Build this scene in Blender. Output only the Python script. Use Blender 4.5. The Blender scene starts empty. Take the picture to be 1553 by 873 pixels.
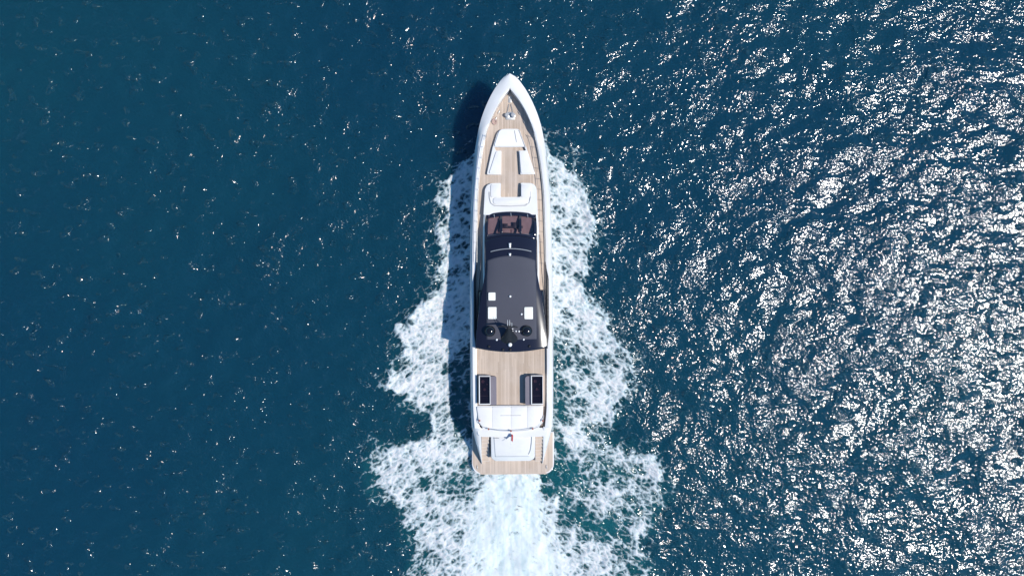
import bpy, bmesh, math, random
import numpy as np
from mathutils import Vector, Matrix

random.seed(4)
rng = np.random.default_rng(11)
sc = bpy.context.scene
R = math.radians

# ------------------------------------------------------------------ camera
CAM_H = 62.9                       # drone height over the water
F_PX = 1207.0                      # focal length in photo pixels (1553 wide)
CX, CY = 776.5, 436.5
cam_d = bpy.data.cameras.new('camera')
cam = bpy.data.objects.new('camera', cam_d)
sc.collection.objects.link(cam)
cam.location = (0, 0, CAM_H)
cam.rotation_euler = (0, 0, 0)     # straight down, image top = +Y
cam_d.sensor_fit = 'HORIZONTAL'
cam_d.sensor_width = 36.0
cam_d.lens = 36.0 * F_PX / 1553.0
cam_d.clip_start = 1.0
cam_d.clip_end = 90000.0
sc.camera = cam

# ------------------------------------------------------------------ sky and sun
SUN_EL, SUN_AZ = R(56.0), R(-9.0)  # azimuth counted from +X towards +Y
sun_dir = Vector((math.cos(SUN_EL) * math.cos(SUN_AZ), math.cos(SUN_EL) * math.sin(SUN_AZ), math.sin(SUN_EL)))
world = bpy.data.worlds.new('World')
sc.world = world
world.use_nodes = True
wn = world.node_tree
bg = wn.nodes['Background']
sky = wn.nodes.new('ShaderNodeTexSky')
sky.sky_type = 'NISHITA'
sky.sun_disc = False
sky.sun_elevation = SUN_EL
sky.sun_rotation = math.atan2(sun_dir.x, sun_dir.y)
sky.altitude = 0
sky.air_density = 1.0
sky.dust_density = 0.2
sky.ozone_density = 2.2
tint = wn.nodes.new('ShaderNodeMix'); tint.data_type = 'RGBA'; tint.blend_type = 'MULTIPLY'   # camera balanced for sunlight: the sky light reads bluer
tint.inputs[0].default_value = 1.0
tint.inputs[7].default_value = (0.62, 1.0, 1.24, 1.0)
wn.links.new(sky.outputs[0], tint.inputs[6])
wn.links.new(tint.outputs[2], bg.inputs[0])
bg.inputs[1].default_value = 0.112
sun_d = bpy.data.lights.new('sun', 'SUN')
sun_d.energy = 4.7
sun_d.angle = R(0.53)
sun_d.color = (1.0, 0.955, 0.89)
sun = bpy.data.objects.new('sun', sun_d)
sc.collection.objects.link(sun)
sun.rotation_euler = sun_dir.to_track_quat('Z', 'Y').to_euler()
sun.location = (60, -10, 90)

vs = sc.view_settings
vs.view_transform = 'Standard'
vs.look = 'None'
vs.exposure = 0.0
vs.gamma = 1.0
vs.use_curve_mapping = False

# ------------------------------------------------------------------ materials
def new_mat(name):
    m = bpy.data.materials.new(name)
    m.use_nodes = True
    nt = m.node_tree
    return m, nt, nt.nodes['Principled BSDF'], nt.nodes['Material Output']

def noise(nt, scale, detail=3.0, rough=0.5, vec=None, dist=0.0):
    n = nt.nodes.new('ShaderNodeTexNoise')
    n.inputs['Scale'].default_value = scale
    n.inputs['Detail'].default_value = detail
    n.inputs['Roughness'].default_value = rough
    n.inputs['Distortion'].default_value = dist
    if vec is not None:
        nt.links.new(vec, n.inputs['Vector'])
    return n

def math_node(nt, op, a, b=None, c=None, clamp=False):
    n = nt.nodes.new('ShaderNodeMath')
    n.operation = op
    n.use_clamp = clamp
    for i, v in enumerate((a, b, c)):
        if v is None:
            continue
        if isinstance(v, (int, float)):
            n.inputs[i].default_value = v
        else:
            nt.links.new(v, n.inputs[i])
    return n.outputs[0]

def mix_col(nt, fac, a, b, blend='MIX'):
    n = nt.nodes.new('ShaderNodeMix')
    n.data_type = 'RGBA'
    n.blend_type = blend
    if isinstance(fac, (int, float)):
        n.inputs[0].default_value = fac
    else:
        nt.links.new(fac, n.inputs[0])
    for sock, v in ((n.inputs[6], a), (n.inputs[7], b)):
        if isinstance(v, tuple):
            sock.default_value = (*v, 1.0)
        else:
            nt.links.new(v, sock)
    return n.outputs[2]

def smooth_range(nt, v, lo, hi, to0=0.0, to1=1.0):
    n = nt.nodes.new('ShaderNodeMapRange')
    n.interpolation_type = 'SMOOTHSTEP'
    nt.links.new(v, n.inputs['Value'])
    for key, val in (('From Min', lo), ('From Max', hi), ('To Min', to0), ('To Max', to1)):
        if isinstance(val, (int, float)):
            n.inputs[key].default_value = val
        else:
            nt.links.new(val, n.inputs[key])
    return n.outputs['Result']

def obj_coord(nt):
    return nt.nodes.new('ShaderNodeTexCoord').outputs['Object']

def world_pos(nt):
    return nt.nodes.new('ShaderNodeNewGeometry').outputs['Position']

def simple_mat(name, col, rough, var=0.06, scale=1.5, coat=0.0, metal=0.0, bump=0.0, bump_scale=30.0, rv=1.0):
    m, nt, p, out = new_mat(name)
    v = obj_coord(nt)
    n = noise(nt, scale, 5.0, 0.6, v)
    dark = tuple(c * (1.0 - var * 2) for c in col)
    nt.links.new(mix_col(nt, smooth_range(nt, n.outputs['Fac'], 0.3, 0.65), dark, col), p.inputs['Base Color'])
    n2 = noise(nt, scale * 7, 3.0, 0.6, v)
    nt.links.new(smooth_range(nt, n2.outputs['Fac'], 0.3, 0.7, rough * (1 - 0.2 * rv), min(1.0, rough * (1 + 0.25 * rv))), p.inputs['Roughness'])
    p.inputs['Metallic'].default_value = metal
    p.inputs['Coat Weight'].default_value = coat
    p.inputs['Coat Roughness'].default_value = 0.05
    if bump:
        b = nt.nodes.new('ShaderNodeBump')
        b.inputs['Strength'].default_value = 1.0
        b.inputs['Distance'].default_value = bump
        n3 = noise(nt, bump_scale, 3.0, 0.6, v)
        nt.links.new(n3.outputs['Fac'], b.inputs['Height'])
        nt.links.new(b.outputs[0], p.inputs['Normal'])
    return m

M = {}
M['gelcoat'] = simple_mat('white_gelcoat', (0.72, 0.715, 0.705), 0.22, 0.03, 0.6, coat=0.4)
M['antifoul'] = simple_mat('dark_antifouling', (0.015, 0.02, 0.035), 0.6)
M['pad'] = simple_mat('pale_upholstery', (0.70, 0.69, 0.675), 0.85, 0.03, 1.2, bump=0.012, bump_scale=2.6)
M['pad_white'] = simple_mat('white_upholstery', (0.75, 0.745, 0.735), 0.8, 0.03, 1.0, bump=0.012, bump_scale=3.0)
M['piping_and_crease'] = simple_mat('grey_piping_and_crease_shade', (0.50, 0.49, 0.485), 0.8)  # trim grey, also the painted crease shadow on the aft pad
M['black_gloss'] = simple_mat('black_gloss_composite', (0.010, 0.010, 0.021), 0.16, 0.05, 0.15, coat=0.5, rv=0.1)
M['charcoal'] = simple_mat('charcoal_non_skid', (0.054, 0.057, 0.078), 0.8, 0.03, 0.4, rv=0.05)
M['black_matte'] = simple_mat('black_paint', (0.012, 0.012, 0.016), 0.38, 0.1)
M['dome'] = simple_mat('black_dome_plastic', (0.008, 0.008, 0.012), 0.14, 0.1, coat=0.3)
M['steel'] = simple_mat('brushed_steel', (0.52, 0.52, 0.51), 0.38, 0.05, metal=0.55)
M['dark_rail'] = simple_mat('dark_anodised_rail', (0.05, 0.05, 0.06), 0.3, 0.05, metal=0.6)
M['caulk'] = simple_mat('deck_caulking', (0.20, 0.16, 0.135), 0.7)
M['grey_seat'] = simple_mat('slate_grey_upholstery', (0.17, 0.155, 0.185), 0.75, 0.05, 2.0, bump=0.006, bump_scale=5)
M['dark_panel'] = simple_mat('dark_interior', (0.05, 0.038, 0.055), 0.5, 0.1)
M['tan_leather'] = simple_mat('dusty_pink_leather', (0.52, 0.34, 0.32), 0.5, 0.1, 3.0)
M['white_plastic'] = simple_mat('white_plastic', (0.82, 0.83, 0.83), 0.35, 0.02)
M['panel_cell'] = simple_mat('ivory_vent_cover', (0.78, 0.79, 0.74), 0.4, 0.06, 4.0)
M['red_cloth'] = simple_mat('red_bunting', (0.42, 0.06, 0.06), 0.8, 0.1, 5.0)
M['varnish'] = simple_mat('varnished_mahogany', (0.32, 0.10, 0.07), 0.3, 0.1, 4.0, coat=0.3)
M['rope'] = simple_mat('red_and_white_rope', (0.48, 0.34, 0.30), 0.9, 0.2, 14.0)

def teak_mat():
    m, nt, p, out = new_mat('weathered_teak')
    geo = nt.nodes.new('ShaderNodeNewGeometry')
    rnd = geo.outputs['Random Per Island']
    v = obj_coord(nt)
    mp = nt.nodes.new('ShaderNodeMapping')
    mp.inputs['Scale'].default_value = (22, 1.2, 22)
    nt.links.new(v, mp.inputs['Vector'])
    grain = noise(nt, 1.0, 4.0, 0.6, mp.outputs[0])
    wear = noise(nt, 0.7, 4.0, 0.6, v)
    c1 = mix_col(nt, rnd, (0.41, 0.325, 0.255), (0.57, 0.465, 0.38))
    c2 = mix_col(nt, smooth_range(nt, grain.outputs['Fac'], 0.35, 0.7, 0.0, 0.35), c1, (0.43, 0.33, 0.26))
    c3 = mix_col(nt, smooth_range(nt, wear.outputs['Fac'], 0.35, 0.7, 0.0, 0.4), c2, (0.56, 0.475, 0.41))
    nt.links.new(c3, p.inputs['Base Color'])
    p.inputs['Roughness'].default_value = 0.7
    return m
M['teak'] = teak_mat()

def glass_mat(name, tint, gloss_fac=0.10):
    m, nt, p, out = new_mat(name)
    nt.nodes.remove(p)
    tr = nt.nodes.new('ShaderNodeBsdfTransparent')
    tr.inputs[0].default_value = (*tint, 1)
    gl = nt.nodes.new('ShaderNodeBsdfGlossy')
    gl.inputs['Roughness'].default_value = 0.03
    lw = nt.nodes.new('ShaderNodeLayerWeight')
    f5 = math_node(nt, 'POWER', lw.outputs['Facing'], 4.0)
    fr = math_node(nt, 'MULTIPLY_ADD', f5, 0.9, 0.05)
    mx = nt.nodes.new('ShaderNodeMixShader')
    nt.links.new(fr, mx.inputs[0])
    nt.links.new(tr.outputs[0], mx.inputs[1])
    nt.links.new(gl.outputs[0], mx.inputs[2])
    nt.links.new(mx.outputs[0], out.inputs[0])
    return m
M['glass'] = glass_mat('tinted_windscreen_glass', (0.58, 0.56, 0.60))
M['smoke_glass'] = glass_mat('smoked_table_glass', (0.55, 0.50, 0.55))

def sea_mat():
    m, nt, p, out = new_mat('sea_water')
    pos = world_pos(nt)
    at = nt.nodes.new('ShaderNodeAttribute')
    at.attribute_name = 'aerated'
    big = noise(nt, 0.02, 3.0, 0.5, pos)
    base = mix_col(nt, smooth_range(nt, big.outputs['Fac'], 0.3, 0.7), (0.0025, 0.0305, 0.058), (0.0036, 0.039, 0.061))
    base = mix_col(nt, at.outputs['Fac'], base, (0.007, 0.088, 0.105))
    nt.links.new(base, p.inputs['Base Color'])
    p.inputs['Roughness'].default_value = 0.12
    p.inputs['IOR'].default_value = 1.46
    p.subsurface_method = 'BURLEY'
    p.inputs['Subsurface Weight'].default_value = 0.85
    p.inputs['Subsurface Radius'].default_value = (1.0, 2.4, 3.0)
    p.inputs['Subsurface Scale'].default_value = 1.0
    # ripples: heights in metres, three sizes, gusts make some patches livelier
    mp = nt.nodes.new('ShaderNodeMapping')
    mp.inputs['Scale'].default_value = (0.75, 1.0, 0.5)
    mp.inputs['Rotation'].default_value = (0, 0, R(8))
    nt.links.new(pos, mp.inputs['Vector'])
    gust = noise(nt, 0.16, 2.0, 0.5, mp.outputs[0])
    r1 = noise(nt, 0.85, 1.0, 0.5, mp.outputs[0], 0.4)
    r2 = noise(nt, 2.3, 1.0, 0.5, mp.outputs[0], 0.3)
    r3 = noise(nt, 5.6, 1.5, 0.5, pos)
    g = smooth_range(nt, gust.outputs['Fac'], 0.35, 0.65, 0.75, 1.2)
    h = math_node(nt, 'MULTIPLY', r1.outputs['Fac'], RIP[0])
    h = math_node(nt, 'MULTIPLY_ADD', r2.outputs['Fac'], RIP[1], h)
    fl = noise(nt, 0.75, 2.0, 0.6, pos)
    flick = smooth_range(nt, fl.outputs['Fac'], 0.50, 0.74, 0.8, 1.9)
    fl2 = noise(nt, 1.25, 1.0, 0.5, mp.outputs[0])
    spark = smooth_range(nt, fl2.outputs['Fac'], 0.61, 0.69, 0.0, SPARK)   # a few isolated steep facets
    r4 = noise(nt, 3.0, 0.0, 0.5, pos)
    h = math_node(nt, 'MULTIPLY_ADD', r4.outputs['Fac'], spark, h)     # cat's paws: short steep wavelets
    h = math_node(nt, 'MULTIPLY_ADD', math_node(nt, 'MULTIPLY', r3.outputs['Fac'], RIP[2]), flick, h)
    h = math_node(nt, 'MULTIPLY', h, g)
    b = nt.nodes.new('ShaderNodeBump')
    b.inputs['Strength'].default_value = 1.0
    b.inputs['Distance'].default_value = 1.0
    nt.links.new(h, b.inputs['Height'])
    nt.links.new(b.outputs[0], p.inputs['Normal'])
    return m
SPARK = 0.38
RIP = (0.130, 0.086, 0.062)
M['sea'] = sea_mat()

def foam_mat():
    m, nt, p, out = new_mat('sea_foam')
    pos = world_pos(nt)
    at = nt.nodes.new('ShaderNodeAttribute')
    at.attribute_name = 'foam'
    aw = nt.nodes.new('ShaderNodeAttribute')
    aw.attribute_name = 'wash'
    D = at.outputs['Fac']
    # warped coordinates
    w = noise(nt, 0.9, 2.0, 0.5, pos)
    vsub = nt.nodes.new('ShaderNodeVectorMath'); vsub.operation = 'MULTIPLY_ADD'
    nt.links.new(w.outputs['Color'], vsub.inputs[0])
    vsub.inputs[1].default_value = (0.55, 0.55, 0.55)
    nt.links.new(pos, vsub.inputs[2])
    sx = nt.nodes.new('ShaderNodeSeparateXYZ')
    nt.links.new(vsub.outputs[0], sx.inputs[0])
    ax = math_node(nt, 'SQRT', math_node(nt, 'MULTIPLY_ADD', sx.outputs[0], sx.outputs[0], 2.0))
    along = math_node(nt, 'SUBTRACT', math_node(nt, 'MULTIPLY', ax, 0.80), math_node(nt, 'MULTIPLY', sx.outputs[1], 0.60))
    across = math_node(nt, 'ADD', math_node(nt, 'MULTIPLY', ax, 0.60), math_node(nt, 'MULTIPLY', sx.outputs[1], 0.80))
    side_id = math_node(nt, 'MULTIPLY', math_node(nt, 'SIGN', sx.outputs[0]), 40.0)
    flat = nt.nodes.new('ShaderNodeCombineXYZ')
    nt.links.new(math_node(nt, 'MULTIPLY_ADD', along, 0.62, side_id), flat.inputs[0])
    nt.links.new(across, flat.inputs[1])
    def cells(scale, width):
        n = nt.nodes.new('ShaderNodeTexVoronoi')
        n.voronoi_dimensions = '2D'
        n.feature = 'DISTANCE_TO_EDGE'
        n.inputs['Scale'].default_value = scale
        n.inputs['Randomness'].default_value = 1.0
        nt.links.new(flat.outputs[0], n.inputs['Vector'])
        return smooth_range(nt, n.outputs['Distance'], 0.0, width, 1.0, 0.0)
    ra = cells(1.05, 0.32)
    rb = cells(2.7, 0.34)
    fb = noise(nt, 3.4, 7.0, 0.70, pos)
    fbm = smooth_range(nt, fb.outputs['Fac'], 0.28, 0.72)
    lace = math_node(nt, 'MULTIPLY', ra, 0.31)
    lace = math_node(nt, 'MULTIPLY_ADD', rb, 0.30, lace)
    lace = math_node(nt, 'MULTIPLY_ADD', fbm, 0.40, lace)
    # cover where lace > 1 - D
    s = math_node(nt, 'ADD', lace, D)
    cover = smooth_range(nt, s, 0.82, 1.36)
    thick = smooth_range(nt, s, 1.05, 1.7)
    col = mix_col(nt, thick, (0.36, 0.46, 0.49), (0.655, 0.66, 0.665))
    mpw = nt.nodes.new('ShaderNodeMapping')
    mpw.inputs['Scale'].default_value = (1.5, 0.28, 1.0)
    nt.links.new(pos, mpw.inputs['Vector'])
    rope_n = noise(nt, 1.0, 5.0, 0.65, mpw.outputs[0], 0.6)
    wcol = mix_col(nt, smooth_range(nt, rope_n.outputs['Fac'], 0.32, 0.62), (0.44, 0.55, 0.565), (0.63, 0.68, 0.68))
    col = mix_col(nt, math_node(nt, 'MULTIPLY', aw.outputs['Fac'], 0.85), col, wcol)
    nt.links.new(col, p.inputs['Base Color'])
    p.inputs['Roughness'].default_value = 0.65
    p.inputs['IOR'].default_value = 1.33
    p.subsurface_method = 'BURLEY'
    p.inputs['Subsurface Weight'].default_value = 0.55
    p.inputs['Subsurface Radius'].default_value = (0.12, 0.32, 0.45)
    p.inputs['Subsurface Scale'].default_value = 1.0
    b = nt.nodes.new('ShaderNodeBump')
    nt.links.new(math_node(nt, 'MULTIPLY_ADD', aw.outputs['Fac'], -0.60, 0.75), b.inputs['Strength'])
    b.inputs['Distance'].default_value = 0.16
    nt.links.new(s, b.inputs['Height'])
    nt.links.new(b.outputs[0], p.inputs['Normal'])
    tr = nt.nodes.new('ShaderNodeBsdfTransparent')
    mx = nt.nodes.new('ShaderNodeMixShader')
    nt.links.new(cover, mx.inputs[0])
    nt.links.new(tr.outputs[0], mx.inputs[1])
    nt.links.new(p.outputs[0], mx.inputs[2])
    nt.links.new(mx.outputs[0], out.inputs[0])
    return m
M['foam'] = foam_mat()

# ------------------------------------------------------------------ mesh helpers
def link(name, me, parent=None):
    o = bpy.data.objects.new(name, me)
    sc.collection.objects.link(o)
    if parent is not None:
        o.parent = parent
    return o

def from_data(name, verts, faces, mat, parent=None, smooth=False):
    me = bpy.data.meshes.new(name)
    me.from_pydata(verts, [], faces)
    bm = bmesh.new(); bm.from_mesh(me)
    bmesh.ops.recalc_face_normals(bm, faces=bm.faces[:])
    bm.to_mesh(me); bm.free()
    if mat is not None:
        me.materials.append(mat)
    if smooth:
        me.polygons.foreach_set('use_smooth', [True] * len(me.polygons))
        me.set_sharp_from_angle(angle=R(35))
    return link(name, me, parent)

def from_bm(name, bm, mat, parent=None, smooth=False):
    bmesh.ops.recalc_face_normals(bm, faces=bm.faces[:])
    me = bpy.data.meshes.new(name)
    bm.to_mesh(me); bm.free()
    me.materials.append(mat)
    if smooth:
        me.polygons.foreach_set('use_smooth', [True] * len(me.polygons))
        me.set_sharp_from_angle(angle=R(35))
    return link(name, me, parent)

def prism_bm(bm, pts, z0, z1, bevel=0.0, seg=3):
    """pts: list of (x, y); z1 number or function(x, y)."""
    f1 = z1 if callable(z1) else (lambda x, y: z1)
    lo = [bm.verts.new((x, y, z0)) for x, y in pts]
    hi = [bm.verts.new((x, y, f1(x, y))) for x, y in pts]
    n = len(pts)
    bm.faces.new(lo[::-1])
    top = bm.faces.new(hi)
    for i in range(n):
        bm.faces.new((lo[i], lo[(i + 1) % n], hi[(i + 1) % n], hi[i]))
    if bevel > 0:
        bmesh.ops.bevel(bm, geom=list(top.edges), offset=bevel, segments=seg, profile=0.5, affect='EDGES', clamp_overlap=True)

def prism(name, pts, z0, z1, mat, parent=None, bevel=0.0, seg=3):
    bm = bmesh.new()
    prism_bm(bm, pts, z0, z1, bevel, seg)
    return from_bm(name, bm, mat, parent, smooth=bevel > 0)

def loft(name, rows, mat, parent=None, smooth=True, cap=False, thick=0.0):
    """rows: list of equally long lists of 3-D points."""
    nr, nc = len(rows), len(rows[0])
    verts = [p for r in rows for p in r]
    faces = [(i * nc + j, i * nc + j + 1, (i + 1) * nc + j + 1, (i + 1) * nc + j) for i in range(nr - 1) for j in range(nc - 1)]
    if cap:
        faces.append(tuple(range(nc)))
        faces.append(tuple(range((nr - 1) * nc, nr * nc))[::-1])
    o = from_data(name, verts, faces, mat, parent, smooth)
    if thick:
        md = o.modifiers.new('thickness', 'SOLIDIFY')
        md.thickness = thick
        md.offset = -1 if thick > 0 else 1
    return o

def tube_bm(bm, pts, r, sides=8, closed_ends=True):
    pts = [Vector(p) for p in pts]
    rs = r if isinstance(r, (list, tuple)) else [r] * len(pts)
    rings = []
    for i, p in enumerate(pts):
        t = (pts[min(i + 1, len(pts) - 1)] - pts[max(i - 1, 0)]).normalized()
        a = Vector((0, 0, 1)) if abs(t.z) < 0.9 else Vector((1, 0, 0))
        u = t.cross(a).normalized(); v = t.cross(u).normalized()
        rings.append([bm.verts.new(p + rs[i] * (math.cos(2 * math.pi * k / sides) * u + math.sin(2 * math.pi * k / sides) * v)) for k in range(sides)])
    for a, b in zip(rings[:-1], rings[1:]):
        for k in range(sides):
            bm.faces.new((a[k], a[(k + 1) % sides], b[(k + 1) % sides], b[k]))
    if closed_ends:
        bm.faces.new(rings[0][::-1]); bm.faces.new(rings[-1])

def tube(name, pts, r, mat, parent=None, sides=8):
    bm = bmesh.new(); tube_bm(bm, pts, r, sides)
    return from_bm(name, bm, mat, parent, smooth=True)

def lathe_bm(bm, prof, c, n=24):
    """prof: list of (radius, z); c = centre (x, y, z0)."""
    rings = []
    for r, z in prof:
        if r < 1e-5:
            rings.append([bm.verts.new((c[0], c[1], c[2] + z))])
        else:
            rings.append([bm.verts.new((c[0] + r * math.cos(2 * math.pi * k / n), c[1] + r * math.sin(2 * math.pi * k / n), c[2] + z)) for k in range(n)])
    for a, b in zip(rings[:-1], rings[1:]):
        for k in range(n):
            k2 = (k + 1) % n
            if len(a) == 1 and len(b) == 1: continue
            if len(a) == 1: bm.faces.new((a[0], b[k2], b[k]))
            elif len(b) == 1: bm.faces.new((a[k], a[k2], b[0]))
            else: bm.faces.new((a[k], a[k2], b[k2], b[k]))
    if len(rings[0]) > 1: bm.faces.new(rings[0][::-1])

def lathe(name, prof, c, mat, parent=None, n=24):
    bm = bmesh.new(); lathe_bm(bm, prof, c, n)
    return from_bm(name, bm, mat, parent, smooth=True)

def box_bm(bm, x0, x1, y0, y1, z0, z1, bevel=0.0):
    prism_bm(bm, [(x0, y0), (x1, y0), (x1, y1), (x0, y1)], z0, z1, bevel, 2)

def round_poly(pts, r, seg=6):
    """round the corners of a polygon; r number or list per corner."""
    out = []
    n = len(pts)
    rs = r if isinstance(r, (list, tuple)) else [r] * n
    for i in range(n):
        p = Vector(pts[i]); a = Vector(pts[i - 1]); b = Vector(pts[(i + 1) % n])
        if rs[i] <= 0:
            out.append(tuple(p)); continue
        d1 = (a - p); d2 = (b - p)
        rr = min(rs[i], d1.length * 0.49, d2.length * 0.49)
        s = p + d1.normalized() * rr; e = p + d2.normalized() * rr
        for k in range(seg + 1):
            t = k / seg
            out.append(tuple((1 - t) ** 2 * s + 2 * t * (1 - t) * p + t * t * e))
    return out

def tag(o, label, cat, group=None, kind=None):
    o['label'] = label; o['category'] = cat
    if group: o['group'] = group
    if kind: o['kind'] = kind

def pchip(xs, ys):
    xs = np.array(xs, float); ys = np.array(ys, float)
    h = np.diff(xs); d = np.diff(ys) / h
    m = np.zeros_like(xs)
    for i in range(1, len(xs) - 1):
        if d[i - 1] * d[i] > 0:
            w1 = 2 * h[i] + h[i - 1]; w2 = h[i] + 2 * h[i - 1]
            m[i] = (w1 + w2) / (w1 / d[i - 1] + w2 / d[i])
    m[0], m[-1] = d[0], d[-1]
    def f(x):
        x = np.clip(x, xs[0], xs[-1])
        i = np.clip(np.searchsorted(xs, x) - 1, 0, len(xs) - 2)
        t = (x - xs[i]) / h[i]
        return ((1 + 2 * t) * (1 - t) ** 2 * ys[i] + t * (1 - t) ** 2 * h[i] * m[i] + t * t * (3 - 2 * t) * ys[i + 1] + t * t * (t - 1) * h[i] * m[i + 1])
    return f

# ------------------------------------------------------------------ numpy noise
def vnoise(x, y, seed):
    r = np.random.default_rng(seed)
    tab = r.random((256, 256))
    xi = np.floor(x).astype(int); yi = np.floor(y).astype(int)
    fx = x - xi; fy = y - yi
    fx = fx * fx * fx * (fx * (fx * 6 - 15) + 10); fy = fy * fy * fy * (fy * (fy * 6 - 15) + 10)
    g = lambda a, b: tab[a & 255, b & 255]
    return (g(xi, yi) * (1 - fx) + g(xi + 1, yi) * fx) * (1 - fy) + (g(xi, yi + 1) * (1 - fx) + g(xi + 1, yi + 1) * fx) * fy

def fbm(x, y, seed, octv=4, gain=0.5):
    s = 0; a = 1; tot = 0
    for o in range(octv):
        c, sn = math.cos(0.7 * o), math.sin(0.7 * o)
        s = s + a * vnoise((c * x - sn * y) * 2.03 ** o + 17 * o, (sn * x + c * y) * 2.03 ** o + 31 * o, seed + o)
        tot += a; a *= gain
    return s / tot

# ------------------------------------------------------------------ the sea surface
W0 = CAM_H / F_PX                  # metres per photo pixel on the water
NW = 64
lam = np.exp(rng.uniform(math.log(1.1), math.log(9.0), NW))
wth = R(98) + rng.normal(0, 0.75, NW)         # crests run roughly across the picture
wk = 2 * math.pi / lam
wslope = 0.019 * (lam / 3.0) ** -0.15
wamp = wslope / wk
wph = rng.uniform(0, 2 * math.pi, NW)
def sea_h(x, y):
    h = np.zeros_like(x)
    for k in range(NW):
        h += wamp[k] * np.sin(wk[k] * (x * math.cos(wth[k]) + y * math.sin(wth[k])) + wph[k])
    return h

def poly_sd(px, py, poly):
    """signed distance in pixels, positive inside."""
    p = np.array(poly, float); n = len(p)
    d = np.full(px.shape, 1e9); inside = np.zeros(px.shape, bool)
    for i in range(n):
        a, b = p[i], p[(i + 1) % n]
        e = b - a
        wx, wy = px - a[0], py - a[1]
        t = np.clip((wx * e[0] + wy * e[1]) / (e @ e), 0, 1)
        d = np.minimum(d, (wx - t * e[0]) ** 2 + (wy - t * e[1]) ** 2)
        c = ((a[1] <= py) & (b[1] > py)) | ((b[1] <= py) & (a[1] > py))
        with np.errstate(divide='ignore', invalid='ignore'):
            xx = a[0] + (py - a[1]) / (b[1] - a[1] if b[1] != a[1] else 1e-9) * e[0]
        inside ^= c & (px < xx)
    d = np.sqrt(d)
    return np.where(inside, d, -d)

def sstep(v, a, b):
    t = np.clip((v - a) / (b - a), 0, 1)
    return t * t * (3 - 2 * t)

PORT = [(728, 205), (704, 226), (690, 240), (668, 270), (655, 300), (648, 350), (654, 400), (655, 440), (632, 465), (605, 490), (600, 520), (586, 555), (589, 592),
        (612, 618), (632, 632), (640, 652), (592, 672), (552, 694), (560, 740), (590, 770), (608, 800), (622, 838), (606, 873), (590, 930), (570, 1010), (555, 1090),
        (776, 1090), (776, 205)]
STAR = [(776, 205), (822, 207), (850, 226), (880, 250), (900, 290), (913, 330), (909, 370), (894, 410), (900, 440), (925, 470), (945, 510), (965, 548), (969, 590),
        (955, 622), (926, 640), (926, 660), (962, 668), (992, 690), (1012, 722), (1010, 765), (992, 800), (975, 830), (1005, 873), (1020, 940), (1040, 1010), (1050, 1090), (776, 1090)]
CONE = [(741, 700), (817, 700), (830, 738), (838, 780), (846, 830), (856, 873), (872, 930), (895, 1010), (910, 1090), (650, 1090), (668, 1000), (690, 930), (704, 873), (712, 830), (718, 780), (725, 738)]
WASH = [(738, 700), (817, 700), (826, 735), (846, 758), (868, 790), (905, 828), (935, 873), (965, 930), (995, 1010), (1010, 1090), (560, 1090), (580, 1000), (612, 930), (645, 873), (664, 820), (680, 790), (704, 760), (726, 735)]

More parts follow.
